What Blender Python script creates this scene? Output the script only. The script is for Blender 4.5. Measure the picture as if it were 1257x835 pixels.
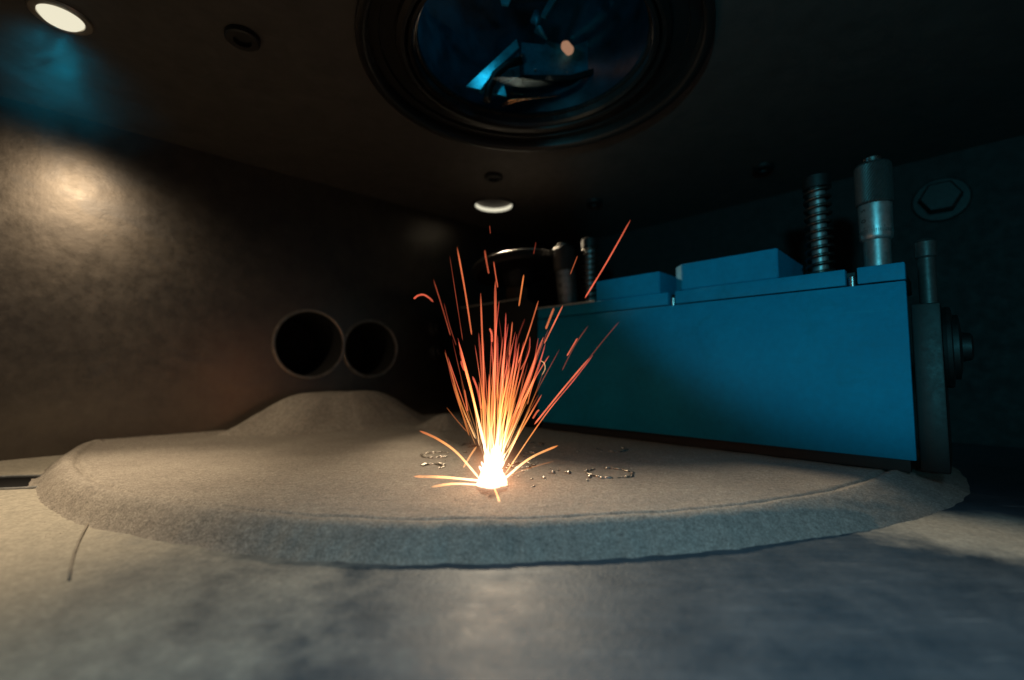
import bpy, bmesh, math, random
from mathutils import Vector, Matrix, noise
random.seed(7)
PI = math.pi
D = bpy.data
sc = bpy.context.scene
COL = sc.collection
for o in list(D.objects): D.objects.remove(o)

# ------------------------------------------------------------------ camera, world, lights, exposure
HC = 0.05                                   # camera height above the powder surface (metres)
PITCH = math.radians(3.9)
FPX, CX, CY = 551.0, 628.5, 417.5
cam_d = D.cameras.new('camera'); cam = D.objects.new('camera', cam_d); COL.objects.link(cam)
cam_d.sensor_width = 36; cam_d.lens = 36*FPX/1257
cam.location = (0, 0, HC); cam.rotation_euler = (PI/2 + PITCH, 0, 0)
cam_d.clip_start = 0.002; cam_d.clip_end = 20
cam_d.dof.use_dof = True; cam_d.dof.focus_distance = 0.205; cam_d.dof.aperture_fstop = 5.6
sc.camera = cam

w = D.worlds.new('World'); sc.world = w; w.use_nodes = True
w.node_tree.nodes['Background'].inputs['Color'].default_value = (1.0, 0.90, 0.84, 1)
w.node_tree.nodes['Background'].inputs['Strength'].default_value = 0.055

sc.render.engine = 'CYCLES'; sc.cycles.transparent_max_bounces = 64
sc.view_settings.view_transform = 'Standard'; sc.view_settings.look = 'None'
sc.view_settings.exposure = 0; sc.view_settings.gamma = 1; sc.view_settings.use_curve_mapping = False
sc.render.resolution_x = 1024; sc.render.resolution_y = 680

WARM = (1.0, 0.80, 0.55)
def light(name, typ, loc, target, energy, color, **kw):
    d = D.lights.new(name, typ); d.energy = energy; d.color = color
    for k, v in kw.items(): setattr(d, k, v)
    o = D.objects.new(name, d); COL.objects.link(o); o.location = loc
    if target is not None:
        o.rotation_euler = (Vector(target) - Vector(loc)).to_track_quat('-Z', 'Y').to_euler()
    return o

CEIL = 0.2323; FLOOR = -0.0085
LAMP_A = Vector((-0.2324, 0.2195, CEIL)); RA = 0.0092
LAMP_B = Vector((-0.0202, 0.4844, CEIL)); RB = 0.0205
SPOT = Vector((-0.0089, 0.197, 0.0))        # where the laser hits the powder
# unseen cool front light: overhead fill added to light the floor and rim
light('front_floor_fill', 'AREA', (0.05, -0.01, 0.222), (0.05, 0.08, 0.0), 0.086, (0.34, 0.74, 1.0), shape='RECTANGLE', size=0.26, size_y=0.05, spread=math.radians(66))
light('panel_beam', 'SPOT', (-0.10, -0.24, 0.105), (0.212, 0.205, 0.213), 3.3, (0.10, 0.76, 0.96),
      spot_size=math.radians(46), spot_blend=0.30, shadow_soft_size=0.012)  # cool window light; cone aimed so its edge shades the panel's lower left
light('melt_light', 'POINT', SPOT + Vector((0.001, -0.001, 0.014)), None, 0.0085, (1.0, 0.31, 0.08), shadow_soft_size=0.006)

# ------------------------------------------------------------------ helpers
def ray(px, py):
    x, z = (px-CX)/FPX, -(py-CY)/FPX
    c, s = math.cos(PITCH), math.sin(PITCH)
    return Vector((x, c - z*s, s + z*c))
CAMP = Vector((0, 0, HC))
def at_plane(px, py, n, c):
    r = ray(px, py); n = Vector(n); return CAMP + r*((c - CAMP.dot(n))/r.dot(n))
def at_z(px, py, z): return at_plane(px, py, (0, 0, 1), z)
def at_y(px, py, y): return at_plane(px, py, (0, 1, 0), y)

def link(name, me, m=None, parent=None, smooth=False):
    o = D.objects.new(name, me); COL.objects.link(o)
    if m: me.materials.append(m)
    if parent: o.parent = parent
    if smooth:
        for p in me.polygons: p.use_smooth = True
    return o
def obj(name, bm, m, parent=None, smooth=False, angle=None):
    me = D.meshes.new(name); bmesh.ops.recalc_face_normals(bm, faces=bm.faces)
    if angle is not None:
        for f in bm.faces: f.smooth = True
        for e in bm.edges:
            e.smooth = not (len(e.link_faces) == 2 and e.calc_face_angle() > math.radians(angle))
    bm.to_mesh(me); bm.free()
    return link(name, me, m, parent, smooth)
def thing(name, label, cat, loc=(0, 0, 0), rotz=0.0, group=None):
    o = D.objects.new(name, None); COL.objects.link(o); o.empty_display_size = 0.01
    o.location = loc; o.rotation_euler = (0, 0, rotz); return tag(o, label, cat, group)
def tag(o, label, cat, group=None):
    o['label'] = label; o['category'] = cat
    if group: o['group'] = group
    return o
def add_box(bm, x0, x1, y0, y1, z0, z1, bev=0.0, seg=2):
    r = bmesh.ops.create_cube(bm, size=1.0)
    vs = r['verts']
    for v in vs:
        v.co = Vector(((x0+x1)/2 + v.co.x*(x1-x0), (y0+y1)/2 + v.co.y*(y1-y0), (z0+z1)/2 + v.co.z*(z1-z0)))
    if bev > 0:
        es = list({e for v in vs for e in v.link_edges})
        bmesh.ops.bevel(bm, geom=es, offset=bev, segments=seg, affect='EDGES', profile=0.5)
def box(*a, **k):
    bm = bmesh.new(); add_box(bm, *a, **k); return bm
def add_lathe(bm, prof, n=48, M=None, caps=True):
    """prof: (r, z) pairs turned about Z"""
    M = M or Matrix.Identity(4)
    rings = []
    for r, z in prof:
        if r < 1e-7: rings.append([bm.verts.new(M @ Vector((0, 0, z)))])
        else: rings.append([bm.verts.new(M @ Vector((r*math.cos(2*PI*i/n), r*math.sin(2*PI*i/n), z))) for i in range(n)])
    for a, b in zip(rings, rings[1:]):
        for i in range(n):
            j = (i+1) % n
            if len(a) == 1 and len(b) == 1: continue
            if len(a) == 1: bm.faces.new((a[0], b[i], b[j]))
            elif len(b) == 1: bm.faces.new((a[i], a[j], b[0]))
            else: bm.faces.new((a[i], a[j], b[j], b[i]))
    if caps:
        for rg in (rings[0], rings[-1]):
            if len(rg) > 2: bm.faces.new(rg)
def lathe(prof, n=48, M=None, caps=True):
    bm = bmesh.new(); add_lathe(bm, prof, n, M, caps); return bm
def frame(axis, loc=(0, 0, 0)):
    return Matrix.Translation(Vector(loc)) @ Vector(axis).to_track_quat('Z', 'Y').to_matrix().to_4x4()
def add_tube(bm, pts, rad, n=6, closed=False):
    pts = [Vector(p) for p in pts]; N = len(pts); rings = []
    for i, p in enumerate(pts):
        t = (pts[(i+1) % N] - pts[i-1]) if closed else (pts[min(i+1, N-1)] - pts[max(i-1, 0)])
        t.normalize()
        a = t.cross(Vector((0, 0, 1)));
        if a.length < 1e-3: a = t.cross(Vector((0, 1, 0)))
        a.normalize(); b = t.cross(a)
        r = rad[i] if isinstance(rad, (list, tuple)) else rad
        rings.append([bm.verts.new(p + (a*math.cos(2*PI*k/n) + b*math.sin(2*PI*k/n))*r) for k in range(n)])
    for i in range(N if closed else N-1):
        A, B = rings[i], rings[(i+1) % N]
        for k in range(n): bm.faces.new((A[k], A[(k+1) % n], B[(k+1) % n], B[k]))
    if not closed: bm.faces.new(rings[0]); bm.faces.new(rings[-1])
    return rings
def add_prism(bm, pts, d):
    """pts: list of Vector polygon, extruded by vector d"""
    d = Vector(d)
    a = [bm.verts.new(Vector(p)) for p in pts]; b = [bm.verts.new(Vector(p)+d) for p in pts]
    n = len(pts); bm.faces.new(a); bm.faces.new(b)
    for i in range(n): bm.faces.new((a[i], a[(i+1) % n], b[(i+1) % n], b[i]))
def prism(pts, d):
    bm = bmesh.new(); add_prism(bm, pts, d); return bm
def holed_sheet(outer, holes, M):
    """flat sheet (2D outline) with round holes (cx, cy, r), placed by M"""
    bm = bmesh.new(); es = []
    def loop(p2):
        vs = [bm.verts.new(Vector((x, y, 0))) for x, y in p2]
        for i in range(len(vs)): es.append(bm.edges.new((vs[i], vs[(i+1) % len(vs)])))
    loop(outer)
    for cx, cy, r in holes:
        loop([(cx + r*math.cos(2*PI*i/64), cy + r*math.sin(2*PI*i/64)) for i in range(64)])
    bmesh.ops.triangle_fill(bm, use_beauty=True, use_dissolve=False, edges=es)
    bm.transform(M); return bm

# ------------------------------------------------------------------ materials
class N:
    def __init__(s, name):
        s.m = D.materials.new(name); s.m.use_nodes = True; s.t = s.m.node_tree
        s.b = s.t.nodes['Principled BSDF']; s.out = s.t.nodes['Material Output']
        s.co = s.new('ShaderNodeTexCoord').outputs['Object']
    def new(s, typ, **kw):
        n = s.t.nodes.new(typ)
        for k, v in kw.items(): setattr(n, k, v)
        return n
    def lk(s, a, b): s.t.links.new(a, b)
    def mapping(s, scale):
        n = s.new('ShaderNodeMapping'); n.inputs['Scale'].default_value = scale; s.lk(s.co, n.inputs['Vector']); return n.outputs[0]
    def noise(s, scale, detail=4, rough=0.6, vec=None, dist=0):
        n = s.new('ShaderNodeTexNoise'); n.inputs['Scale'].default_value = scale
        n.inputs['Detail'].default_value = detail; n.inputs['Roughness'].default_value = rough
        n.inputs['Distortion'].default_value = dist
        s.lk(vec or s.co, n.inputs['Vector']); return n.outputs['Fac']
    def ramp(s, fac, stops):
        n = s.new('ShaderNodeValToRGB'); r = n.color_ramp
        while len(r.elements) < len(stops): r.elements.new(0.5)
        for e, (p, c) in zip(r.elements, stops):
            e.position = p; e.color = (*c, 1) if len(c) == 3 else c
        s.lk(fac, n.inputs['Fac']); return n.outputs['Color']
    def mix(s, fac, a, b, mode='MIX'):
        n = s.new('ShaderNodeMix', data_type='RGBA', blend_type=mode)
        for v, i in ((fac, 0), (a, 6), (b, 7)):
            if isinstance(v, (int, float)): n.inputs[i].default_value = v
            elif isinstance(v, tuple): n.inputs[i].default_value = (*v, 1)
            else: s.lk(v, n.inputs[i])
        return n.outputs[2]
    def math(s, op, a, b=0.0, clamp=False):
        n = s.new('ShaderNodeMath', operation=op, use_clamp=clamp)
        for v, i in ((a, 0), (b, 1)):
            if isinstance(v, (int, float)): n.inputs[i].default_value = v
            else: s.lk(v, n.inputs[i])
        return n.outputs[0]
    def bump(s, h, strength, dist):
        n = s.new('ShaderNodeBump'); n.inputs['Strength'].default_value = strength; n.inputs['Distance'].default_value = dist
        s.lk(h, n.inputs['Height']); s.lk(n.outputs[0], s.b.inputs['Normal'])
    def set(s, **kw):
        for k, v in kw.items():
            i = s.b.inputs[k.replace('_', ' ')]
            if isinstance(v, (int, float)): i.default_value = v
            elif isinstance(v, tuple): i.default_value = (*v, 1)
            else: s.lk(v, i)
def g(v): return (v, v, v)

def simple(name, col, rough, metal=0.0, var=0.25, scale=120, bump=0.0, stretch=(1, 1, 1)):
    n = N(name); f = n.noise(scale, 5, 0.65, n.mapping(stretch))
    lo = tuple(c*(1-var) for c in col); hi = tuple(min(1, c*(1+var)) for c in col)
    n.set(Base_Color=n.ramp(f, [(0.3, lo), (0.7, hi)]), Metallic=metal,
          Roughness=n.ramp(n.noise(scale*2.3, 4), [(0.25, g(max(0.02, rough-0.1))), (0.75, g(min(1, rough+0.1)))]))
    if bump: n.bump(n.noise(scale*8, 3), bump, 0.0004)
    return n.m

def powder_mat():
    n = N('metal_powder')
    big = n.noise(28, 4, 0.6); mid = n.noise(330, 5, 0.7); fine = n.noise(2100, 3, 0.7)
    c = n.ramp(big, [(0.3, (0.34, 0.295, 0.25)), (0.7, (0.43, 0.38, 0.32))])
    c = n.mix(0.75, c, n.ramp(mid, [(0.3, g(0.66)), (0.7, g(1.22))]), 'MULTIPLY')
    c = n.mix(0.8, c, n.ramp(fine, [(0.3, g(0.62)), (0.7, g(1.25))]), 'MULTIPLY')
    c = n.mix(0.75, c, n.ramp(n.noise(1050, 2, 0.6), [(0.32, g(0.66)), (0.5, g(1.0)), (0.72, g(1.38))]), 'MULTIPLY')
    n.set(Base_Color=c, Roughness=0.8, Metallic=0.12)
    n.bump(n.math('ADD', n.math('MULTIPLY', mid, 0.6), n.math('MULTIPLY', fine, 0.5)), 0.75, 0.0011)
    return n.m
def floor_mat():
    n = N('dusty_steel_floor')
    big = n.noise(9, 4, 0.55); mid = n.noise(70, 5, 0.7); fine = n.noise(900, 3)
    br = n.noise(60, 4, 0.6, n.mapping((1, 9, 1)))
    sep = n.new('ShaderNodeSeparateXYZ'); n.lk(n.co, sep.inputs[0])
    # floor turns beige towards the left wall and in a right-hand patch
    grad = n.math('MULTIPLY', sep.outputs[0], -3.2)
    dust = n.math('ADD', grad, n.math('ADD', n.math('MULTIPLY', big, 0.7), n.math('MULTIPLY', mid, 0.55)))
    vm = n.new('ShaderNodeVectorMath', operation='DISTANCE'); n.lk(n.mapping((1, 1.6, 1)), vm.inputs[0]); q = at_z(1215, 655, FLOOR); vm.inputs[1].default_value = (q.x, q.y*1.6, q.z)
    dust = n.math('ADD', dust, n.math('MULTIPLY', n.math('SUBTRACT', 0.085, vm.outputs['Value'], True), 16.0))
    dm = n.ramp(dust, [(0.68, g(0.0)), (1.14, g(1.0))])
    steel = n.mix(0.6, n.ramp(mid, [(0.3, (0.036, 0.056, 0.074)), (0.72, (0.088, 0.108, 0.125))]), n.ramp(br, [(0.3, g(0.75)), (0.7, g(1.15))]), 'MULTIPLY')
    dustc = n.mix(0.7, n.ramp(n.noise(260, 5, 0.75), [(0.3, (0.31, 0.285, 0.235)), (0.7, (0.45, 0.405, 0.33))]), n.ramp(fine, [(0.3, g(0.7)), (0.7, g(1.2))]), 'MULTIPLY')
    mp = n.new('ShaderNodeMapping'); mp.inputs['Scale'].default_value = (5, 60, 1); mp.inputs['Rotation'].default_value = (0, 0, 0.35); n.lk(n.co, mp.inputs[0])
    scr = n.noise(7, 5, 0.7, mp.outputs[0], dist=0.4)
    steel = n.mix(n.ramp(scr, [(0.60, g(0.0)), (0.70, g(0.55))]), steel, (0.22, 0.24, 0.25))
    n.set(Base_Color=n.mix(dm, steel, dustc), Metallic=n.math('SUBTRACT', 0.2, n.math('MULTIPLY', dm, 0.17)), Specular_IOR_Level=0.3,
          Roughness=n.math('ADD', n.math('MULTIPLY', dm, 0.35), n.ramp(mid, [(0.3, g(0.44)), (0.7, g(0.62))])))
    n.bump(n.math('ADD', mid, n.math('MULTIPLY', fine, 0.3)), 0.35, 0.0012)
    return n.m
def wall_mat():
    n = N('stained_steel_wall')
    a = n.noise(10, 5, 0.65, dist=0.6); b = n.noise(120, 6, 0.72); v = n.noise(150, 4, 0.6, n.mapping((1, 1, 0.12)))
    c = n.ramp(a, [(0.3, (0.165, 0.145, 0.130)), (0.55, (0.21, 0.18, 0.152)), (0.75, (0.155, 0.15, 0.152))])
    c = n.mix(0.7, c, n.ramp(b, [(0.3, g(0.84)), (0.7, g(1.12))]), 'MULTIPLY')
    c = n.mix(0.12, c, n.ramp(v, [(0.3, g(0.7)), (0.7, g(1.15))]), 'MULTIPLY')
    n.set(Base_Color=c, Metallic=0.97, Roughness=n.ramp(b, [(0.25, g(0.30)), (0.75, g(0.42))]))
    n.bump(n.math('ADD', n.math('ADD', b, n.math('MULTIPLY', v, 0.15)), n.math('MULTIPLY', n.noise(22, 2, 0.5, n.mapping((1, 1, 2.2))), 2.2)), 0.2, 0.0006)
    return n.m
M_powder = powder_mat(); M_floor = floor_mat(); M_wall = wall_mat()
M_dark = simple('dark_painted_metal', (0.05, 0.044, 0.040), 0.7, 0.0, 0.2, 60, 0.2)
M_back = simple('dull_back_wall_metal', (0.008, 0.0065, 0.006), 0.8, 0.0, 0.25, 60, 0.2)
M_black = simple('black_anodised_metal', (0.0055, 0.0052, 0.005), 0.55, 0.0, 0.25, 150, 0.1)
M_steel = simple('polished_steel', (0.55, 0.54, 0.52), 0.25, 1.0, 0.2, 200)
M_satin = simple('satin_chrome', (0.42, 0.43, 0.43), 0.42, 0.85, 0.3, 260)
M_knurl = simple('knurled_dark_steel', (0.075, 0.072, 0.07), 0.5, 0.6, 0.25, 500)
M_spring = simple('spring_steel', (0.13, 0.12, 0.11), 0.34, 0.95, 0.3, 300)
M_rim = simple('worn_rim_metal', (0.36, 0.32, 0.27), 0.35, 0.9, 0.3, 180)
M_flange = simple('black_lens_flange', (0.008, 0.007, 0.0065), 0.4, 0.0, 0.2, 120)
M_void = simple('dark_recess_inside', (0.012, 0.011, 0.010), 0.9, 0.0, 0.2, 60)  # near-black for the insides of pipes and floor slot
M_ink = simple('black_engraved_paint', (0.01, 0.01, 0.01), 0.6, 0, 0.1, 100)
M_bead = simple('molten_bead_metal', (0.55, 0.50, 0.44), 0.34, 1.0, 0.2, 900)
M_ring = simple('melted_metal_track', (0.46, 0.41, 0.35), 0.26, 0.95, 0.6, 700, 0.4)
M_mirror = simple('coated_scanner_mirror', (0.08, 0.50, 0.60), 0.32, 0.6, 0.5, 45)
M_gloss = simple('polished_black_ring', (0.02, 0.018, 0.017), 0.16, 0.2, 0.2, 120)
M_edge = simple('edge_highlight_metal', (0.65, 0.64, 0.60), 0.45, 0.9, 0.2, 200)  # pale metal for the painted edge highlights
M_socket = simple('dark_lamp_socket', (0.035, 0.016, 0.008), 0.6)
M_glint = simple('orange_glint_metal', (0.85, 0.42, 0.2), 0.25, 1.0)  # orange metal for the added spark reflections
M_strand = simple('brown_strand', (0.27, 0.235, 0.19), 0.8)
M_housing = simple('blue_scanner_housing', (0.02, 0.20, 0.27), 0.4, 0.3, 0.5, 90)
M_barrel = simple('teal_glow_barrel', (0.006, 0.040, 0.06), 0.35, 0.0, 0.85, 40)  # mottled teal glow of the lens inside put into the barrel colour
M_brown = simple('bronze_nut', (0.12, 0.085, 0.06), 0.45, 0.6, 0.3, 200)

def blue_mat():
    n = N('blue_tinted_panel')  # blue cast of the window light put into the panel colour
    a = n.noise(22, 5, 0.6); b = n.noise(260, 5, 0.7)
    c = n.ramp(a, [(0.3, (0.0006, 0.20, 0.345)), (0.7, (0.0008, 0.255, 0.425))])
    c = n.mix(0.55, c, n.ramp(b, [(0.3, g(0.78)), (0.7, g(1.16))]), 'MULTIPLY')
    # powder dust and wipe scratches on the panel
    scr = n.noise(90, 5, 0.75, n.mapping((0.35, 1, 5)), dist=0.3)
    c = n.mix(n.ramp(scr, [(0.60, g(0.0)), (0.74, g(0.22))]), c, (0.03, 0.38, 0.48))
    c = n.mix(n.ramp(n.noise(40, 6, 0.7, dist=1.0), [(0.56, g(0.0)), (0.8, g(0.6))]), c, (0.001, 0.14, 0.20))
    n.set(Base_Color=c, Metallic=0.0, Roughness=n.ramp(b, [(0.3, g(0.5)), (0.7, g(0.66))]), Specular_IOR_Level=0.18)
    n.bump(b, 0.2, 0.0004); return n.m
M_blue = blue_mat()
def emit_mat(name, col, s):
    n = N(name); e = n.new('ShaderNodeEmission'); e.inputs[0].default_value = (*col, 1); e.inputs[1].default_value = s
    n.lk(e.outputs[0], n.out.inputs['Surface']); return n.m
M_lampA = emit_mat('lamp_diffuser_light', (1.0, 0.93, 0.70), 0.86)
M_capglow = emit_mat('orange_cap_glow', (0.75, 0.33, 0.19), 0.62)  # glow added for a warm spot in the lens
M_lampA.cycles.emission_sampling = 'NONE'
def glass_mat():
    n = N('coated_lens_glass')
    tr = n.new('ShaderNodeBsdfTransparent'); tr.inputs[0].default_value = (0.75, 0.9, 0.95, 1)
    gl = n.new('ShaderNodeBsdfGlossy'); gl.inputs[0].default_value = (0.6, 0.85, 1, 1); gl.inputs['Roughness'].default_value = 0.04
    fr = n.new('ShaderNodeFresnel'); fr.inputs[0].default_value = 1.5
    mx = n.new('ShaderNodeMixShader'); n.lk(n.math('MULTIPLY', fr.outputs[0], 0.7), mx.inputs[0]); n.lk(tr.outputs[0], mx.inputs[1]); n.lk(gl.outputs[0], mx.inputs[2])
    n.lk(mx.outputs[0], n.out.inputs['Surface']); return n.m
M_glass = glass_mat()
def spark_mat():
    n = N('glowing_spark')
    h = n.new('ShaderNodeAttribute', attribute_name='spark_heat'); gl = n.new('ShaderNodeAttribute', attribute_name='spark_glow')
    c = n.ramp(h.outputs['Fac'], [(0.0, (0.70, 0.095, 0.06)), (0.28, (0.80, 0.16, 0.06)), (0.48, (0.92, 0.28, 0.06)),
                                  (0.72, (1.0, 0.50, 0.18)), (1.0, (1.0, 0.88, 0.64))])
    e = n.new('ShaderNodeEmission'); n.lk(c, e.inputs[0]); n.lk(n.math('MULTIPLY', gl.outputs['Fac'], 0.62), e.inputs[1])
    # light-giving streak that hides and shades nothing behind it
    tr = n.new('ShaderNodeBsdfTransparent'); ad = n.new('ShaderNodeAddShader'); n.lk(tr.outputs[0], ad.inputs[0]); n.lk(e.outputs[0], ad.inputs[1])
    n.lk(ad.outputs[0], n.out.inputs['Surface']); return n.m
M_spark = spark_mat()

# ------------------------------------------------------------------ chamber

A0 = Vector((-0.3318, 0.2950, 0)); WD = Vector((0.7412, 0.6713, 0)); WN = Vector((-0.6713, 0.7412, 0)); WC = A0.dot(WN)
P0 = Vector((0.1921, 0.2215, 0)); BX = Vector((0.70906, -0.70515, 0)); BY = Vector((0.70515, 0.70906, 0))
BROT = math.atan2(BX.y, BX.x); BACKV = 0.226
PORTS = [(0.1905, 0.0752, 0.0315), (0.2508, 0.0727, 0.0285)]       # along the wall, height, radius
LENS = Vector((0.012, 0.257, CEIL)); LR = 0.1

# floor: one sheet with a recessed slot at the left
SLOT = at_z(12, 593, FLOOR)
bm = bmesh.new()
nx, ny = 150, 110
xs = [-0.75 + 1.5*i/nx for i in range(nx+1)]
xs = sorted(set(xs + [SLOT.x + d*0.0022 for d in range(-24, 25)]))
ys = sorted(set([-0.45 + 1.35*i/ny for i in range(ny+1)] + [SLOT.y + d*0.0016 for d in range(-14, 15)]))
grid = []
for y in ys:
    row = []
    for x in xs:
        q = ((x-SLOT.x)/0.0375)**2 + ((y-SLOT.y)/0.0150)**2
        z = FLOOR + 0.0004*noise.noise((x*14, y*14, 0)) - 0.014*max(0.0, min(1.0, (1.0-q)/0.10))
        row.append(bm.verts.new((x, y, z)))
    grid.append(row)
for a, b in zip(grid, grid[1:]):
    for i in range(len(xs)-1): bm.faces.new((a[i], a[i+1], b[i+1], b[i]))
fl = obj('floor', bm, M_floor, smooth=True); fl['kind'] = 'structure'

t = thing('floor_slot', 'dark oval recess in the floor at the left picture edge', 'floor recess', SLOT)
el = Matrix.Diagonal((1.0, 0.40, 1.0, 1.0))
obj('ring', lathe([(0.0335, -0.004), (0.0335, 0.0006), (0.0350, 0.0011), (0.0385, 0.0008), (0.0395, -0.003)], 64, el, False), M_satin, t, angle=40)
obj('opening', lathe([(0.0334, -0.0002), (0.0330, -0.004), (0, -0.0045)], 64, el, False), M_void, t, smooth=True)  # black insert puts the hole's shade into its colour
# left wall with two round openings, sheet in (along, height)
MW = Matrix(((WD.x, 0, WN.x, A0.x), (WD.y, 0, WN.y, A0.y), (0, 1, 0, 0), (0, 0, 0, 1)))
o = obj('left_wall', holed_sheet([(-0.45, -0.03), (0.5435, -0.03), (0.5435, 0.26), (-0.45, 0.26)], [(s, z, r) for s, z, r in PORTS], MW), M_wall); o['kind'] = 'structure'
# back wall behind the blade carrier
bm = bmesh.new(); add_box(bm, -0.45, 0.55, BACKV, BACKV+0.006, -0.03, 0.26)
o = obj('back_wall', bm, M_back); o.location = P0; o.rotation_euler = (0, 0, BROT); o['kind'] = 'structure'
# ceiling with the lamp and lens openings
o = obj('ceiling', holed_sheet([(-0.75, -0.12), (0.75, -0.12), (0.75, 0.9), (-0.75, 0.9)],
        [(LAMP_A.x, LAMP_A.y, RA+0.001), (LAMP_B.x, LAMP_B.y, RB+0.001), (LENS.x, LENS.y, LR-0.006)],
        Matrix.Translation((0, 0, CEIL))), M_dark); o['kind'] = 'structure'

# ------------------------------------------------------------------ powder bed and heaps
PC = Vector((-0.0147, 0.469, 0)); PR = 0.319
def clampw(p):
    d = p.dot(WN) - (WC - 0.0008)
    if d > 0: p = p - WN*d
    v = (p-P0).dot(BY) - (BACKV-0.0008)
    if v > 0: p = p - BY*v
    return p
bm = bmesh.new(); rings = []
rads = [PR*(1-(1-i/70)**1.0) for i in range(0, 64)] + [PR*0.9 + PR*0.1*i/40 for i in range(41)] + [PR + 0.0125*i/22 for i in range(1, 23)]
rads = sorted(set(r for r in rads if r > 0.02)); NA = 900
for r0 in rads:
    ring = []
    for k in range(NA):
        a = 2*PI*k/NA; ca, sa = math.cos(a), math.sin(a)
        wob = 0.0022*noise.noise((ca*4, sa*4, 3)) + 0.0009*noise.noise((ca*22, sa*22, 5)) + 0.0007*noise.noise((ca*90, sa*90, 7))
        t = (r0-PR); r = r0
        sl = max(0.0, min(1.0, (math.degrees(a if a < PI else a-2*PI) + 78)/34)); sl = sl*sl*(3-2*sl)*(1 if ca > 0 else 0)
        if t > 0: r = PR + t*(1 + 1.5*sl)
        wob *= 1 - 0.8*sl
        x, y = PC.x + (r+wob*max(0, min(1, (r0-PR*0.9)/(PR*0.1))))*ca, PC.y + (r + wob*max(0, min(1, (r0-PR*0.9)/(PR*0.1))))*sa
        z = 0.0
        z -= 0.0012*math.exp(-((t+0.0055)/0.0011)**2)                  # groove just inside the rim
        z += 0.0008*math.exp(-((t+0.0015)/0.0022)**2)
        if t > 0:
            q = min(1.0, t/0.0125); z -= (0.0095 + 0.003*sl)*(q*q*(3-2*q) if sl < 1e-3 else (1-sl)*q*q*(3-2*q) + sl*q**1.25)
        z += 0.00035*noise.noise((x*60, y*60, 1)) + 0.00022*noise.noise((x*240, y*240, 2))
        # shallow wipe marks left by the blade, parallel to it
        vv = (Vector((x, y, 0))-P0).dot(BY); z += 0.0003*noise.noise((vv*90, 0, 9))
        if t > 0: z += 0.0006*noise.noise((x*170, y*170, 11))*min(1, t/0.004)*(1-0.85*sl)
        ring.append(bm.verts.new(clampw(Vector((x, y, z)))))
    rings.append(ring)
c0 = bm.verts.new((PC.x, PC.y, 0))
for k in range(NA): bm.faces.new((c0, rings[0][k], rings[0][(k+1) % NA]))
for a, b in zip(rings, rings[1:]):
    for k in range(NA): bm.faces.new((a[k], a[(k+1) % NA], b[(k+1) % NA], b[k]))
o = obj('powder_bed', bm, M_powder, smooth=True)
tag(o, 'wide round raised bed of grey beige metal powder with rim groove', 'powder bed')

def heap(name, c, rx, ry, h, rot, label, base=-0.0006, p=1.0, seed=0, flat=0.0):
    bm = bmesh.new(); n, m = 120, 34; rings = []
    for j in range(1, m+1):
        ring = []
        for k in range(n):
            a = 2*PI*k/n; q = j/m
            e = 1 + 0.16*noise.noise((math.cos(a)*1.6, math.sin(a)*1.6, seed)) + 0.05*noise.noise((math.cos(a)*7, math.sin(a)*7, seed+4))
            lx, ly = rx*q*e*math.cos(a), ry*q*e*math.sin(a)
            x = c.x + lx*math.cos(rot) - ly*math.sin(rot); y = c.y + lx*math.sin(rot) + ly*math.cos(rot)
            s = max(0.0, (1-max(q, flat))/(1-flat)) if flat else 1-q
            z = base + h*(s*s*(3-2*s))**p
            z += (0.0012*noise.noise((x*40, y*40, seed)) + 0.0005*noise.noise((x*200, y*200, seed)))*min(1, (1-q)*5)*min(1, h/0.02)
            ring.append(bm.verts.new(clampw(Vector((x, y, z)))))
        rings.append(ring)
    top = bm.verts.new((c.x, c.y, base+h))
    for k in range(n): bm.faces.new((top, rings[0][k], rings[0][(k+1) % n]))
    for a, b in zip(rings, rings[1:]):
        for k in range(n): bm.faces.new((a[k], a[(k+1) % n], b[(k+1) % n], b[k]))
    o = obj(name, bm, M_powder, smooth=True); tag(o, label, 'powder heap'); return o
c = at_z(425, 524, 0) + WN*0.015
heap('powder_heap', c, 0.098, 0.045, 0.031, math.atan2(WD.y, WD.x), 'broad low heap of grey powder below the two round wall openings', flat=0.28, p=0.85, seed=2)
c = at_z(548, 524, 0)
heap('powder_heap', c, 0.034, 0.03, 0.0125, 0.6, 'small low powder heap right of the broad heap, behind the sparks', seed=8)
# crumbs of powder fallen from the rim
bm = bmesh.new(); rc = random.Random(3)
for i in range(900):
    a = math.radians(rc.uniform(-122, -48)); t = rc.uniform(0.0128, 0.0145) + abs(rc.gauss(0, 0.005))
    q = max(0, min(1, t/0.0125)); z = -0.0088*(q*q*(3-2*q)); sz = rc.uniform(0.00012, 0.00034)
    if t > 0.013: sz *= 0.8
    bmesh.ops.create_icosphere(bm, subdivisions=1, radius=sz, matrix=Matrix.Translation((PC.x+(PR+t)*math.cos(a), PC.y+(PR+t)*math.sin(a), z+sz*0.3)))
o = obj('powder_crumbs', bm, M_powder, smooth=True); o['kind'] = 'stuff'

# ------------------------------------------------------------------ wall openings
for (s, z, r), lab in zip(PORTS, ('larger round pipe opening in the left wall with bright metal rim', 'smaller round pipe opening nearer the sparks with thin metal rim')):
    base = A0 + WD*s + Vector((0, 0, z))
    t = thing('pipe_opening', lab, 'pipe opening', base)
    M = frame(WN)
    obj('rim', lathe([(r-0.0012, -0.002), (r+0.0002, -0.0026), (r+0.0016, -0.0022), (r+0.0018, 0.0005), (r-0.0012, 0.004)], 96, M, caps=False), M_rim, t, angle=40)
    obj('pipe', lathe([(r-0.0013, 0.0), (r-0.0015, 0.08), (0, 0.082)], 64, M, caps=False), M_void, t, angle=40)

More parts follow.
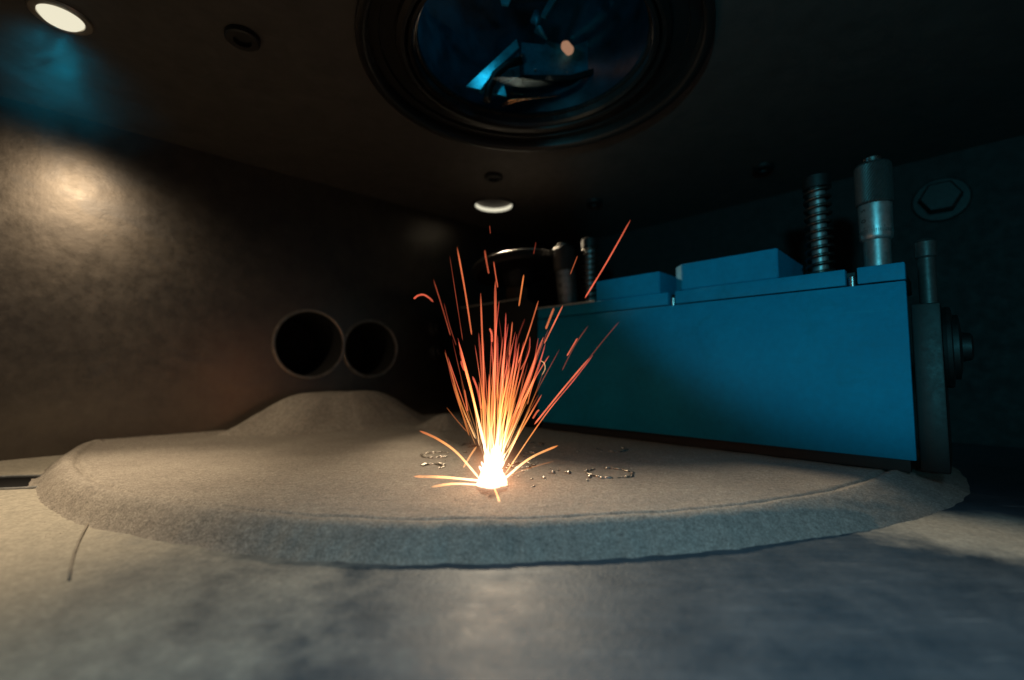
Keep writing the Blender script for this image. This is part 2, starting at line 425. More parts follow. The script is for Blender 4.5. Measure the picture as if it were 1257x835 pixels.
# fittings in the far corner
t = thing('rail_bar', 'dark low bar lying behind the small powder heap', 'bar', at_z(535, 505, 0) + Vector((0, 0.03, 0)), BROT)
obj('bar', box(-0.045, 0.05, 0, 0.025, 0, 0.034, bev=0.003), M_black, t, angle=30)
for (px, py), lab in (((536, 432), 'small dark hose fitting on the wall, the lower of two'), ((534, 404), 'small dark hose fitting on the wall, the upper of two')):
    p = at_plane(px, py, WN, WC)
    t = thing('hose_fitting', lab, 'fitting', p, 0, 'hose fittings on the wall')
    obj('collar', lathe([(0.0095, 0), (0.0095, -0.004), (0.0075, -0.0055), (0.006, -0.0055)], 32, frame(WN), False), M_black, t, angle=30)
    obj('nozzle', lathe([(0.006, -0.001), (0.006, -0.010), (0.0042, -0.011), (0.0038, -0.004)], 32, frame(WN), True), M_black, t, angle=30)

# ------------------------------------------------------------------ blade carrier (recoater)
rec = thing('blade_carrier', 'blue fronted powder blade carrier with springs and micrometers on top', 'blade carrier', P0, BROT)
obj('body', box(-0.2385, -0.0012, 0.0046, 0.066, 0.0075, 0.0945, bev=0.0006), M_black, rec)
obj('front_panel', box(-0.2395, 0.0033, 0.0, 0.0045, 0.0065, 0.0945, bev=0.0005), M_blue, rec, angle=30)
obj('wiper_blade', box(-0.238, 0.001, 0.003, 0.012, 0.0002, 0.0074, bev=0.0003), M_black, rec)
for x0, x1 in ((-0.0158, 0.0033), (-0.1150, -0.0208), (-0.2395, -0.1200)):
    obj('top_rail', box(x0, x1, 0.0003, 0.0068, 0.0952, 0.1040, bev=0.0006), M_blue, rec, angle=30)
obj('top_plate', box(-0.238, 0.002, 0.0072, 0.065, 0.0947, 0.1032, bev=0.0005), M_black, rec)
for x, z in ((-0.0183, 0.0985), (-0.1175, 0.0985)):
    s = obj('screw', lathe([(0, 0.0947), (0.0017, 0.0947), (0.0017, z+0.0012), (0.0012, z+0.0018), (0, z+0.0018)], 20, Matrix.Translation((x, 0.0035, 0))), M_steel, rec, angle=35)
b = bmesh.new(); add_prism(b, [Vector((-0.1178, 0.009, 0.1043)), Vector((-0.1105, 0.0018, 0.1043)), Vector((-0.0526, 0.0018, 0.1043)), Vector((-0.0526, 0.063, 0.1043)), Vector((-0.1178, 0.063, 0.1043))], (0, 0, 0.0178))
bmesh.ops.bevel(b, geom=list(b.edges), offset=0.0005, segments=2, affect='EDGES')
obj('raised_block', b, M_blue, rec, angle=25)
b = bmesh.new(); add_prism(b, [Vector((-0.1795, 0.0018, 0.1043)), Vector((-0.1264, 0.0018, 0.1043)), Vector((-0.1264, 0.063, 0.1043)), Vector((-0.1795, 0.063, 0.1043))], (0, 0, 0.0155))
bmesh.ops.bevel(b, geom=list(b.edges), offset=0.0005, segments=2, affect='EDGES')
obj('raised_block', b, M_blue, rec, angle=25)
ep = obj('end_plate', box(0.0042, 0.0150, 0.0045, 0.060, 0.0012, 0.0830, bev=0.0008), M_black, rec, angle=30)
kn = obj('end_knob', lathe([(0, 0.0), (0.0205, 0.0), (0.0210, 0.0015), (0.0205, 0.003), (0.0165, 0.0035), (0.0165, 0.0055), (0.0120, 0.0062), (0.0075, 0.0066), (0.0068, 0.0098), (0.005, 0.0105), (0, 0.0105)], 48,
         frame((1, 0, 0), (0.0151, 0.030, 0.062))), M_black, rec, angle=35)
obj('post', lathe([(0, 0.083), (0.0036, 0.083), (0.0036, 0.108), (0.0044, 0.109), (0.0044, 0.1165), (0.003, 0.118), (0, 0.118)], 24, Matrix.Translation((0.0105, 0.022, 0))), M_knurl, rec, angle=35)

def text_part(s, size, parent, m, x, z, r, rotz=0.0, tilt=0.0, theta=0.0):
    """lettering wrapped on a vertical cylinder of radius r at (0,0): tilt turns the writing, theta places it round the axis"""
    cu = D.curves.new('digits', 'FONT'); cu.body = s; cu.size = size; cu.align_x = 'CENTER'; cu.align_y = 'CENTER'; cu.extrude = 0.00008
    to = D.objects.new('digits', cu); COL.objects.link(to)
    bpy.context.view_layer.update()
    me = D.meshes.new_from_object(to.evaluated_get(bpy.context.evaluated_depsgraph_get()))
    D.objects.remove(to)
    for v in me.vertices:
        a, b2 = v.co.x, v.co.y
        u, h = a*math.cos(tilt) - b2*math.sin(tilt), a*math.sin(tilt) + b2*math.cos(tilt)
        th = theta + u/r; rr = r + 0.00002 + (v.co.z+0.00008)*0.6
        v.co = Vector((rr*math.sin(th), -rr*math.cos(th), z + h))
    me.name = 'digits'
    return link('digits', me, m, parent)

def micrometer(x, y, z0, tilt, words, theta, low=0.0195):
    """barrel (a part of the carrier) > thimble, knurled_cap, ratchet_knob, graduation_marks, digits"""
    b = obj('micrometer', lathe([(0, 0), (0.0062, 0), (0.0062, 0.0235), (0, 0.0235)], 40), M_satin, rec, angle=35)
    b.location = (x, y, z0); b.rotation_euler = tilt
    obj('thimble', lathe([(0.0064, low), (0.0073, low+0.001), (0.0076, low+0.003), (0.0078, 0.040), (0.0064, 0.0405)], 48, None, False), M_satin, b, angle=35)
    bm = bmesh.new(); n = 72; prof = [(0.0078, 0.0403), (0.0086, 0.0412), (0.0086, 0.0625), (0.0078, 0.0640), (0.0, 0.0642)]; rings = []
    zz = [0.0412 + (0.0625-0.0412)*i/20 for i in range(21)]
    for i, z in enumerate(zz):
        rings.append([bm.verts.new(((0.00845 + (0.00022 if (k+i) % 2 else -0.00012))*math.cos(2*PI*k/n), (0.00845 + (0.00022 if (k+i) % 2 else -0.00012))*math.sin(2*PI*k/n), z)) for k in range(n)])
    for a, c in zip(rings, rings[1:]):
        for k in range(n): bm.faces.new((a[k], a[(k+1) % n], c[(k+1) % n], c[k]))
    lo = [bm.verts.new((0.0078*math.cos(2*PI*k/n), 0.0078*math.sin(2*PI*k/n), 0.0403)) for k in range(n)]
    hi = [bm.verts.new((0.0076*math.cos(2*PI*k/n), 0.0076*math.sin(2*PI*k/n), 0.0640)) for k in range(n)]
    for k in range(n):
        j = (k+1) % n; bm.faces.new((lo[k], lo[j], rings[0][j], rings[0][k])); bm.faces.new((rings[-1][k], rings[-1][j], hi[j], hi[k]))
    bm.faces.new(hi)
    obj('knurled_cap', bm, M_knurl, b)
    obj('ratchet_knob', lathe([(0, 0.0642), (0.0048, 0.0642), (0.0048, 0.0672), (0.0042, 0.0680), (0, 0.0682)], 32), M_steel, b, angle=35)
    bm = bmesh.new()
    for k in range(50):
        th = 2*PI*k/50; L = 0.0036 if k % 5 == 0 else 0.002
        r = 0.00768
        Mx = Matrix.Rotation(th, 4, 'Z') @ Matrix.Translation((0, -r, low + 0.0037 + L/2))
        q = bmesh.ops.create_cube(bm, size=1.0, matrix=Mx @ Matrix.Diagonal((0.00018, 0.0002, L, 1)))
    o = obj('graduation_marks', bm, M_ink, b)
    for s, z, size in words: text_part(s, size, b, M_ink, 0, z, 0.0077, tilt=PI/2, theta=theta)
    if x < -0.1: b.scale = (1.15, 1.15, 0.93)
    return b
def spring(x, y, z0, h, r, turns):
    rod = obj('spring_post', lathe([(0, 0), (0.0042, 0), (0.0042, h), (0, h)], 28), M_satin, rec, angle=35)
    rod.location = (x, y, z0)
    bm = bmesh.new(); n = turns*24
    add_tube(bm, [(r*math.cos(2*PI*i/24), r*math.sin(2*PI*i/24), 0.0012 + (h-0.003)*i/n) for i in range(n+1)], 0.00105, 8)
    obj('coil_spring', bm, M_spring, rod, smooth=True)
    obj('cap', lathe([(0, h-0.001), (r+0.001, h-0.001), (r+0.001, h+0.006), (r-0.001, h+0.0075), (0, h+0.0075)], 36), M_black, rod, angle=35)
    return rod
micrometer(-0.0098, 0.030, 0.1036, (0, 0, 0), [('0', 0.0305, 0.0042), ('5', 0.0365, 0.0036)], -0.62)
micrometer(-0.2285, 0.030, 0.1030, (0.03, -0.07, 0), [('0', 0.0345, 0.0046), ('40', 0.0255, 0.0046), ('35', 0.0155, 0.0042)], 0.05, 0.003)
spring(-0.0368, 0.030, 0.1036, 0.0585, 0.0064, 11)
spring(-0.2045, 0.030, 0.1036, 0.0545, 0.0064, 11)

# carriage block left of the carrier, with hand wheel
car = thing('carriage_block', 'black carriage block with rounded shoulder behind the sparks', 'machine block', P0, BROT)
pts = [(-0.347, 0.0012), (-0.2412, 0.0012), (-0.2412, 0.104)]
pts += [(-0.2412-0.026*(1-math.cos(a)), 0.104+0.0115*math.sin(a)) for a in [PI/2*i/8 for i in range(1, 9)]]
pts += [(-0.347, 0.1155)]
b = bmesh.new(); add_prism(b, [Vector((x, 0.001, z)) for x, z in pts], (0, 0.06, 0))
bmesh.ops.bevel(b, geom=[e for e in b.edges if abs(e.verts[0].co.y - e.verts[1].co.y) < 1e-6], offset=0.0007, segments=2, affect='EDGES')
obj('block_body', b, M_black, car, angle=25)
b = bmesh.new(); add_box(b, -0.347, -0.262, -0.0002, 0.0012, 0.1148, 0.1164, bev=0.0006); obj('edge_highlight', b, M_edge, car)  # pale strips added as the lit top edges of the blocks
b = bmesh.new(); add_box(b, -0.2406, -0.1795, -0.0008, 0.0002, 0.1036, 0.1051, bev=0.00045)
ed = obj('edge_highlight', b, M_edge, rec)
wheel = thing('hand_wheel', 'dark hand wheel with bright thin rim on the black carriage block', 'hand wheel', P0 + BX*(-0.292) + BY*0.030 + Vector((0, 0, 0.1157)), BROT)
obj('nut', lathe([(0, 0), (0.0125, 0), (0.0125, 0.016), (0.0115, 0.0175), (0, 0.0175)], 6), M_brown, wheel)
obj('hub', lathe([(0, 0.0177), (0.011, 0.0177), (0.0155, 0.024), (0.0165, 0.036), (0.0145, 0.0405), (0.008, 0.042), (0, 0.042)], 9), M_black, wheel, angle=12)
WTILT = Matrix.Translation((0, 0, 0.034)) @ Matrix.Rotation(-0.16, 4, 'Y')
obj('disc', lathe([(0, -0.002), (0.043, -0.002), (0.0455, 0.0005), (0.0458, 0.0045), (0.0445, 0.0060), (0, 0.0065)], 96, WTILT), M_black, wheel, angle=30)
bm = bmesh.new(); add_tube(bm, [WTILT @ Vector((0.0456*math.cos(2*PI*i/96), 0.0456*math.sin(2*PI*i/96), 0.0056)) for i in range(96)], 0.0007, 8, closed=True)
obj('rim', bm, M_steel, wheel, smooth=True)

# bolt on the back wall, far right
p = at_plane(1155, 246, BY, P0.dot(BY)+BACKV)
t = thing('wall_bolt', 'hexagon bolt with washer on the dark back wall at the right', 'bolt', p)
obj('washer', lathe([(0, 0), (0.0185, 0), (0.0185, 0.002), (0.0175, 0.003), (0, 0.003)], 40, frame(-BY)), M_black, t, angle=30)
obj('head', lathe([(0, 0.003), (0.0135, 0.003), (0.0135, 0.0125), (0.0120, 0.014), (0, 0.014)], 6, frame(-BY)), M_black, t, angle=20)

# ceiling screws
for (px, py), lab in (((298, 44), 'socket screw in the ceiling near the bright left lamp'), ((729, 247), 'small screw in the ceiling right of the far round lamp'), ((606, 216), 'small ceiling screw just in front of the far round lamp'), ((937, 204), 'small ceiling screw above the blue carrier, right of the lens')):
    p = at_z(px, py, CEIL); t = thing('ceiling_screw', lab, 'screw', p, 0, 'screws in the chamber ceiling')
    r = 0.0085
    obj('head', lathe([(0, -0.001), (r*0.5, -0.001), (r*0.52, -0.0035), (r*0.9, -0.0035), (r, -0.0028), (r, -0.0002)], 32), M_black, t, angle=30)

# ------------------------------------------------------------------ lamps
def lamp(c, r, lab, cyl, energy, aim, cone, blend):
    t = thing('ceiling_lamp', lab, 'lamp', c, 0, 'round lamps in the chamber ceiling')
    obj('trim_ring', lathe([(r, 0.004), (r, -0.0012), (r+0.0008, -0.0016), (r+0.0028, -0.0012), (r+0.0034, -0.0003)], 64, None, False), M_rim if not cyl else M_flange, t, angle=40)
    if cyl:
        obj('diffuser', lathe([(r-0.0003, -0.0004), (r-0.0003, 0.0038)], 64, None, False), M_lampA, t, smooth=True)
        obj('socket', lathe([(0, 0.0040), (r+0.002, 0.0040), (r+0.002, 0.012), (0, 0.012)], 48), M_socket, t, angle=30)
    else:
        obj('diffuser', lathe([(0, -0.0052), (r*0.45, -0.0046), (r*0.8, -0.0028), (r*0.97, -0.0008), (r-0.0002, 0.0030), (0, 0.0032)], 64), M_lampA, t, angle=40)
    lo = light('lamp_light', 'SPOT', c + Vector((0, 0, -0.003 if cyl else -0.0085)), aim, energy, WARM, spot_size=math.radians(cone), spot_blend=blend, shadow_soft_size=r*0.6)
    lo.parent = t; lo.matrix_parent_inverse = Matrix.Translation(c).inverted()
lamp(LAMP_A, RA, 'glowing cream round lamp near the left wall under bluish smoke', False, 1.25, LAMP_A + Vector((-0.04, -0.03, -0.23)), 176, 1.0)
lo = light('lamp_beam', 'SPOT', LAMP_A + Vector((0, 0, -0.0085)), (-0.205, 0.195, 0.0), 2.0, WARM, spot_size=math.radians(58), spot_blend=1.0, shadow_soft_size=RA*0.6)
lamp(LAMP_B, RB, 'far glowing recessed round lamp above the sparks with dark socket', True, 5.6, (0.05, 0.27, 0.0), 60, 0.85)

# ------------------------------------------------------------------ lens
ln = thing('laser_lens', 'large round laser lens in the ceiling with teal glints', 'lens', LENS)
obj('outer_ring', lathe([(0.099, 0.001), (0.1003, -0.001), (0.1000, -0.0036), (0.0985, -0.0042), (0.0955, -0.0036), (0.0940, -0.001), (0.094, 0.004)], 160, None, False), M_flange, ln, angle=60)
obj('flange', lathe([(0.0942, 0.003), (0.0885, 0.0035), (0.088, 0.0055), (0.080, 0.006), (0.0790, 0.003), (0.0765, 0.0015), (0.0745, 0.002), (0.0735, 0.0045)], 128, None, False), M_flange, ln, angle=25)
obj('retaining_ring', lathe([(0.0735, 0.007), (0.0725, 0.0025), (0.0708, 0.0022), (0.0695, 0.004), (0.0690, 0.008), (0.0675, 0.0085), (0.067, 0.0105)], 128, None, False), M_gloss, ln, angle=25)
obj('glass', lathe([(0.0672, 0.0095), (0.055, 0.0065), (0.040, 0.0035), (0.02, 0.0012), (0, 0.0005)], 96, None, False), M_glass, ln, smooth=True)
obj('barrel', lathe([(0.0955, 0.004), (0.0955, 0.0125), (0.0700, 0.0125), (0.0700, 0.10), (0, 0.10)], 96, None, False), M_barrel, ln, angle=30)
def plate(name, pix, y, th, m):
    P = [at_y(px, py, y) - LENS for px, py in pix]; return obj(name, prism(P, (0, th, 0)), m, ln)
plate('mirror_plate', [(572, 106), (634, 48), (637, 58), (604, 90), (590, 110)], 0.300, 0.0015, M_mirror)
plate('mirror_plate', [(588, 112), (610, 90), (637, 64), (638, 92), (618, 103), (622, 118)], 0.304, 0.0015, M_mirror)
bm = bmesh.new(); add_tube(bm, [at_y(px, py, 0.2985)-LENS for px, py in ((640, 74), (622, 80), (608, 92), (600, 108), (598, 124))], 0.0028, 12); obj('cable', bm, M_black, ln, smooth=True)
plate('scanner_housing', [(640, 94), (640, 52), (668, 55), (672, 50), (700, 58), (730, 46), (752, 52), (745, 72), (735, 82), (700, 92)], 0.312, 0.003, M_housing)
plate('housing_lip', [(640, 98), (640, 92), (700, 92), (735, 82), (752, 66), (754, 72), (738, 88), (702, 98)], 0.309, 0.002, M_black)
plate('mirror_strut', [(664, 18), (678, -8), (685, -4), (670, 20)], 0.296, 0.0025, M_mirror)
bm = bmesh.new(); add_tube(bm, [at_y(px, py, 0.303)-LENS for px, py in ((660, 16), (657, 26), (660, 36), (671, 48))], [0.003, 0.0036, 0.003, 0.0008], 12); obj('mirror_strut', bm, M_housing, ln, smooth=True)
plate('mirror_strut', [(612, -8), (630, -8), (624, 6), (616, 5)], 0.292, 0.0015, M_mirror)
bm = bmesh.new(); add_lathe(bm, [(0, 0.012), (0.0034, 0.012), (0.0034, 0.004), (0.0022, 0.001), (0, 0.0)], 24, frame((0.5, 1, 0.3), at_y(692, 54, 0.300)-LENS)); obj('glowing_cap', bm, M_capglow, ln, angle=30)  # emissive cap added for the warm spot in the lens
for px, py in ((657, 86), (640, 68)):
    bm = bmesh.new(); bmesh.ops.create_icosphere(bm, subdivisions=2, radius=0.0009, matrix=Matrix.Translation(at_y(px, py, 0.311)-LENS)); obj('screw', bm, M_steel, ln, smooth=True)
for a_, b_, c_ in (((614, 132), (640, 123), (688, 118)), ((616, 128), (636, 122), (664, 119)), ((620, 126), (632, 122), (650, 120))):  # thin tubes added in place of orange spark reflections
    bm = bmesh.new(); add_tube(bm, [at_z(*q, CEIL+0.0012)-LENS for q in (a_, ((a_[0]+b_[0])/2-1, (a_[1]+b_[1])/2-1), b_, c_)], [0.0003, 0.0005, 0.0004, 0.0002], 6); obj('spark_glint_tube', bm, M_glint, ln, smooth=True)
lo = light('barrel_fill_light', 'POINT', LENS + Vector((-0.035, -0.01, 0.055)), None, 0.017, (0.10, 0.74, 1.0), shadow_soft_size=0.006)  # unseen cool fill added inside the barrel to light the plates

# ------------------------------------------------------------------ melted tracks and beads on the powder
def melted(px, py, r, arc, lab, seed):
    rd = random.Random(seed); c = at_z(px, py, 0); bm = bmesh.new()
    n = max(10, int(arc/(2*PI)*26)); a0 = rd.uniform(0, 6)
    for i in range(n):
        a = a0 + arc*i/n
        if rd.random() < 0.24: continue
        rr = r*(1+rd.uniform(-0.07, 0.07)); s = rd.choice((rd.uniform(0.0004, 0.0009), rd.uniform(0.0008, 0.0014)))
        bmesh.ops.create_icosphere(bm, subdivisions=2, radius=1.0, matrix=Matrix.Translation((rr*math.cos(a), rr*math.sin(a), rd.uniform(0.0, 0.0004))) @ Matrix.Rotation(a, 4, 'Z') @ Matrix.Diagonal((s*0.95, s*rd.uniform(1.6, 2.6), s*rd.uniform(0.45, 0.9), 1)))
    o = obj('melted_ring', bm, M_ring, smooth=True); o.location = c; tag(o, lab, 'melted ring', 'melted rings on the powder')
for a in (((535, 559), 0.0080, 5.6, 'lumpy melted metal ring furthest left of the spark spot'),
          ((531, 573), 0.0056, 4.2, 'small broken melted ring left of spot, nearer the rim'),
          ((579, 547), 0.0066, 5.0, 'melted ring behind the sparks just left of their base'),
          ((651, 559), 0.0066, 5.0, 'melted ring in the middle of those right of the sparks'),
          ((640, 572), 0.0068, 5.4, 'bright melted ring closest to the right of the white-hot spot'),
          ((748, 581), 0.0108, 6.28, 'largest melted ring, lying furthest right on open powder'),
          ((655, 546), 0.0068, 4.4, 'far melted ring at the shadow edge behind the others'),
          ((752, 552), 0.0090, 4.0, 'dull melted ring in the shadow of the blue carrier')):
    melted(*a[0], a[1], a[2], a[3], hash_seed := int(a[0][0]))
bead_me = None
def bead(px, py, r):
    global bead_me
    if bead_me is None:
        bm = bmesh.new(); bmesh.ops.create_icosphere(bm, subdivisions=2, radius=1.0); bead_me = D.meshes.new('spatter_bead'); bm.to_mesh(bead_me); bm.free()
        bead_me.materials.append(M_bead)
        for p in bead_me.polygons: p.use_smooth = True
    o = D.objects.new('spatter_bead', bead_me); COL.objects.link(o); o.location = at_z(px, py, r*0.25); o.scale = (r*random.uniform(0.9, 1.6), r*random.uniform(0.8, 1.2), r*random.uniform(0.6, 0.9)); o.rotation_euler = (0, 0, random.uniform(0, 3))
    return tag(o, 'tiny shiny metal bead lying on the powder near the sparks', 'bead', 'spatter beads on the powder')
tag(bead(679, 580, 0.0011), 'larger shiny bead on the powder, left of the biggest one', 'bead', 'spatter beads on the powder')
tag(bead(698, 580, 0.0014), 'biggest shiny metal bead, between sparks and largest melted ring', 'bead', 'spatter beads on the powder')
tag(bead(724, 585, 0.0011), 'shiny bead at the near left edge of the largest melted ring', 'bead', 'spatter beads on the powder')
for i in range(70):
    q = random.random()
    if q < 0.35: px, py = random.uniform(622, 660), random.uniform(562, 598)
    elif q < 0.6: px, py = random.uniform(515, 575), random.uniform(552, 580)
    elif q < 0.8: px, py = random.uniform(640, 760), random.uniform(543, 556)
    else: px, py = random.uniform(660, 780), random.uniform(572, 592)
    bead(px, py, random.choice((0.00035, 0.00045, 0.0006, 0.0008)))

# thin dark strand on the floor, left foreground
bm = bmesh.new(); add_tube(bm, [at_z(px, py, FLOOR+0.0003) for px, py in ((109, 641), (103, 652), (97, 664), (91, 680), (87, 697), (85, 712))], 0.0004, 6)
tag(obj('strand', bm, M_strand, smooth=True), 'thin dark curved strand lying on the floor left of centre', 'strand')

# ------------------------------------------------------------------ sparks
BASE = (603, 592)
def spark(pts, width, heat0=None, glow=1.0, label=None, dz=None, h_off=0.0):
    """pts: points seen from the camera's side, set at their own distances; heat falls with distance from the spot"""
    dz = random.uniform(-0.03, 0.04) if dz is None else dz
    # smooth through the points
    P = []
    for (x, y) in pts:
        d = math.hypot(x-BASE[0], y-BASE[1]); Y = SPOT.y + dz*d/200.0
        P.append((at_y(x, y, Y), d))
    Q = []
    for i in range(len(P)-1):
        p0, p1, p2, p3 = P[max(i-1, 0)], P[i], P[i+1], P[min(i+2, len(P)-1)]
        m = 8 if len(P) > 2 else 10
        for k in range(m):
            t = k/m
            f = lambda a, b, c, d: 0.5*((2*b) + (-a+c)*t + (2*a-5*b+4*c-d)*t*t + (-a+3*b-3*c+d)*t**3)
            Q.append((Vector([f(p0[0][j], p1[0][j], p2[0][j], p3[0][j]) for j in range(3)]), f(p0[1], p1[1], p2[1], p3[1])))
    Q.append(P[-1]); n = len(Q)
    r0 = width*0.29e-3/2; floor_z = 0.0004
    rad = []
    for i in range(n):
        q = i/(n-1); e = min(1, q/0.06+0.25)*min(1, (1-q)/0.12+0.12); rad.append(r0*e)
    bm = bmesh.new(); rings = add_tube(bm, [Vector((v.x, v.y, max(v.z, floor_z))) for v, d in Q], rad, 6)
    bm.verts.index_update()
    o = obj('spark', bm, M_spark, smooth=True); me = o.data
    me.attributes.new('spark_heat', 'FLOAT', 'POINT'); me.attributes.new('spark_glow', 'FLOAT', 'POINT')
    ha = me.attributes['spark_heat']; gl = me.attributes['spark_glow']
    for i in range(n):
        d = Q[i][1]; h = max(0.0, min(1.0, 1.02 - d/170.0 + h_off)) if heat0 is None else heat0
        gg = glow*(1.0 + 2.0*max(0, h-0.55))*(1.0 + 0.55*noise.noise((d*0.05, width*31, n+glow*57)))*(0.55+0.45*min(1, (n-1-i)/(0.3*n)))
        for k in range(6): ha.data[i*6+k].value = h; gl.data[i*6+k].value = gg
    tag(o, label or 'thin glowing orange spark streak rising from the white-hot spot', 'spark', 'sparks flying from the white-hot spot')
    return o
# single sparks one can point to
spark([(508, 367), (513, 363), (520, 362), (527, 366), (532, 371)], 2.4, 0.10, 0.95, 'lone hooked pink spark at the far left, highest on that side')
spark([(718, 366), (746, 320), (774, 270)], 2.6, 0.12, 0.85, 'long lone red spark furthest right and highest')
spark([(588, 587), (561, 556), (537, 539), (515, 529)], 3.4, None, 0.9, 'low curved orange spark arching left over the powder', dz=-0.01, h_off=-0.05)
spark([(588, 590), (545, 586), (508, 585)], 3.4, None, 0.9, 'nearly flat orange spark shooting left, longer of two', dz=-0.05)
spark([(586, 595), (556, 594), (529, 598)], 3.0, None, 0.8, 'nearly flat orange spark shooting left, shorter and lower of two', dz=-0.08)
spark([(607, 600), (610, 607), (613, 616)], 2.8, 0.7, 1.0, 'short spark pointing down toward the powder rim', dz=-0.3)
spark([(618, 589), (650, 563), (685, 547)], 3.2, None, 0.9, 'low orange spark flying right over the melted rings', dz=0.02)
spark([(656, 521), (690, 479), (723, 440)], 2.4, 0.22, 1.0, 'thick pink spark slanting right, left of a parallel one')
spark([(620, 582), (669, 510), (705, 466), (728, 436)], 1.8, None, 0.85, 'long orange spark slanting right along a thick pink one', h_off=-0.1)
spark([(569, 574), (577, 560), (585, 548)], 2.6, 0.6, 0.8, 'short orange spark leaning right at the left of the base')
spark([(664, 443), (668, 446), (669, 453), (665, 461)], 1.3, 0.75, 0.4, 'small pale hooked spark right of the fountain')
spark([(598, 562), (581, 490), (563, 420)], 3.4, None, 1.1, 'bright yellow spark along the left edge of fountain', h_off=0.18)
spark([(579, 411), (571, 358), (561, 303)], 2.2, 0.3, 0.75, 'long thin orange spark at upper left of the fountain')
spark([(606, 520), (608, 430), (608, 345)], 3.6, 0.18, 0.95, 'thick pink spark standing straight up in the middle')
spark([(597, 545), (594, 470), (590, 360)], 2.8, 0.25, 0.85, 'tall pink spark just left of the thick middle one')
spark([(604, 420), (603.5, 410), (601, 403)], 3.2, 0.14, 1.0, 'short thick pink spark above the middle of fountain')
spark([(612, 560), (645, 472), (667, 414)], 3.2, 0.25, 0.95, 'bright pink spark slanting slightly right from the base')
spark([(616, 556), (640, 500), (656, 464)], 3.4, 0.3, 0.9, 'thick red orange spark inside the right half of fountain')
OWN = {(700, 337): 'faint short spark crossing the micrometer behind the sparks', (602, 287): 'tiny faint spark just below the far round lamp',
       (655, 312): 'tiny faint spark above the hand wheel, left of the micrometer', (668, 422): 'orange spark in front of the foot of the micrometer behind',
       (696, 437): 'short lone red spark in front of the upper left panel corner', (637, 376): 'orange spark in front of the nut under the hand wheel',
       (654, 514): 'short pink spark stub just below the thick slanting pink spark', (591, 502): 'short pink spark low on the left side of the fountain',
       (553, 412): 'faint thin spark furthest left, below the hooked pink spark', (700, 470): 'very faint spark streak over the left half of blue panel',
       (600, 336): 'short spark crossing the left part of the hand wheel rim', (611, 353): 'short red spark topping the thick middle spark'}
for pts, wd, ht, gw in ([(610, 530), (616, 470), (618, 435)], 2.6, 0.1, 0.8), ([(625, 437), (629, 395)], 2.0, 0.25, 0.7), ([(637, 376), (643, 337)], 2.4, 0.4, 0.6), \
    ([(636, 446), (650, 405), (661, 369)], 2.2, 0.3, 0.6), ([(670, 404), (680, 378)], 2.6, 0.35, 0.75), ([(668, 422), (691, 375)], 2.4, 0.25, 0.8), ([(700, 337), (709, 314)], 1.8, 0.3, 0.28), \
    ([(696, 437), (709, 415)], 2.4, 0.2, 0.8), ([(654, 514), (659, 506), (662, 503)], 2.6, 0.2, 0.9), ([(591, 502), (586, 478), (580, 462)], 2.8, 0.1, 0.9), ([(600, 336), (597, 320), (595, 307)], 1.8, 0.2, 0.45), \
    ([(611, 353), (608, 335), (606, 321)], 2.2, 0.2, 0.6), ([(553, 412), (543, 378), (532, 343)], 1.4, 0.15, 0.28), ([(568, 418), (560, 366), (552, 314)], 1.3, 0.15, 0.2), ([(602, 287), (601, 277)], 1.4, 0.15, 0.22), \
    ([(655, 312), (658, 297)], 1.3, 0.1, 0.15), ([(566, 500), (553, 455), (546, 432)], 1.8, 0.4, 0.22), ([(576, 535), (565, 500), (556, 470)], 2.6, 0.45, 0.35), ([(573, 530), (560, 515), (548, 500)], 1.6, 0.4, 0.2), \
    ([(617, 590), (640, 578), (680, 566)], 1.8, 0.5, 0.22), ([(560, 424), (552, 400), (545, 372)], 1.4, 0.1, 0.16), ([(574, 505), (572, 490), (570, 478)], 2.4, 0.2, 0.7), ([(570, 455), (567, 448), (566, 443)], 2.6, 0.08, 0.6), \
    ([(700, 470), (735, 425), (760, 395)], 1.5, 0.2, 0.14), ([(690, 455), (705, 425), (722, 400)], 1.5, 0.2, 0.16):
    spark(pts, wd, ht, gw, label=OWN.get(pts[0]))
# the body of the fountain
for i in range(104):
    dim = i % 3 == 0
    a = math.radians(random.gauss(7, 11)); a = max(math.radians(-19), min(math.radians(36), a))
    d0 = random.uniform(5, 50) if random.random() < 0.86 else random.uniform(50, 150)
    d1 = d0 + random.uniform(60, 175); d1 = min(d1, random.uniform(170, 255))
    if d1 - d0 < 25: continue
    bend = random.uniform(-5, 5)
    def pt(d, k): 
        x = BASE[0] + (random.Random(i).uniform(-7, 9)) + math.sin(a)*d + math.cos(a)*bend*k; return (x, BASE[1] - math.cos(a)*d)
    pts = [pt(d0, 0), pt((d0+d1)/2, 1), pt(d1, 0)]
    spark(pts, random.uniform(1.0, 1.6) if dim else random.uniform(1.2, 2.3), None, random.uniform(0.14, 0.3) if dim else random.uniform(0.45, 0.95), h_off=random.uniform(-0.12, 0.12))
# short white-hot sparks at the root
for i in range(46):
    a = math.radians(random.uniform(-34, 42)); L = random.uniform(14, 60)*(1-abs(math.degrees(a)-4)/60)
    x0 = BASE[0] + random.uniform(-5, 5)
    spark([(x0, BASE[1]+random.uniform(-4, 4)), (x0 + math.sin(a)*L*0.5, BASE[1]-math.cos(a)*L*0.5), (x0 + math.sin(a)*L, BASE[1]-math.cos(a)*L)], random.uniform(2.2, 4.2), None, 1.1, h_off=random.uniform(0.0, 0.16),
          label='short white-hot spark at the root of the spark fountain', dz=0.0)

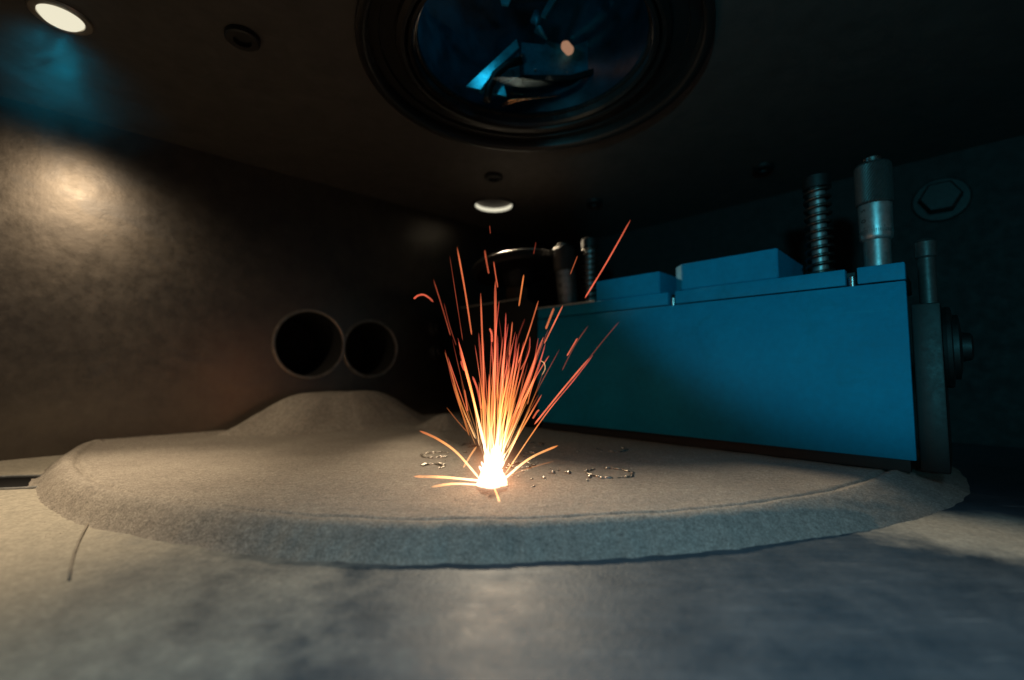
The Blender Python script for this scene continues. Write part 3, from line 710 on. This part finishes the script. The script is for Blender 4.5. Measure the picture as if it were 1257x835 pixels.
# melt pool: white-hot core
n = N('white_hot_core'); e = n.new('ShaderNodeEmission'); e.inputs[0].default_value = (1, 0.66, 0.44, 1); e.inputs[1].default_value = 2.3
n.lk(e.outputs[0], n.out.inputs['Surface']); M_core = n.m
bm = bmesh.new()
bmesh.ops.create_icosphere(bm, subdivisions=4, radius=1.0)
for v in bm.verts:
    up = max(0, v.co.z); k = 1 + 0.22*noise.noise(v.co*2.2) + 0.12*noise.noise(v.co*6)
    v.co = Vector((v.co.x*0.0064*k*(1-0.5*up), v.co.y*0.0048*k*(1-0.5*up), v.co.z*(0.0105 if v.co.z > 0 else 0.0018)*k))
o = obj('melt_pool', bm, M_core, smooth=True); o.location = SPOT + Vector((0.0002, 0, 0.0016))
tag(o, 'white-hot glowing melt spot at the root of the sparks', 'melt spot')

def vol(name, loc, size, build):
    n = N(name+'_volume'); n.t.nodes.remove(n.b); build(n)
    bm = bmesh.new(); bmesh.ops.create_icosphere(bm, subdivisions=3, radius=1.0)
    o = obj(name, bm, n.m); o.location = loc; o.scale = size; return o
def glow_build(n):
    gr = n.new('ShaderNodeTexGradient', gradient_type='SPHERICAL'); n.lk(n.co, gr.inputs[0])
    f = n.math('POWER', gr.outputs['Fac'], 3.0)
    e = n.new('ShaderNodeEmission'); e.inputs[0].default_value = (1.0, 0.30, 0.09, 1); n.lk(n.math('MULTIPLY', f, 110.0), e.inputs[1])
    n.lk(e.outputs[0], n.out.inputs['Volume']); n.m.cycles.emission_sampling = 'NONE'
o = vol('spot_halo', SPOT + Vector((0.0006, 0, 0.006)), (0.020, 0.016, 0.024), glow_build); o['kind'] = 'stuff'  # emissive volume added as the soft halo round the white-hot spot

# ------------------------------------------------------------------ smoke under the left lamp
def smoke_build(n):
    gr = n.new('ShaderNodeTexGradient', gradient_type='SPHERICAL'); n.lk(n.co, gr.inputs[0])
    f = n.noise(1.6, 4, 0.6, dist=0.8)
    den = n.math('MULTIPLY', n.math('POWER', gr.outputs['Fac'], 1.2), n.ramp(f, [(0.38, g(0.05)), (0.7, g(1.0))]))
    p = n.new('ShaderNodeVolumePrincipled'); p.inputs['Color'].default_value = (0.0, 0.27, 0.58, 1); p.inputs['Anisotropy'].default_value = 0.2
    n.lk(n.math('MULTIPLY', den, 1.35), p.inputs['Density']); n.lk(p.outputs[0], n.out.inputs['Volume'])
o = vol('smoke', (-0.243, 0.235, 0.196), (0.064, 0.052, 0.036), smoke_build); o['kind'] = 'stuff'
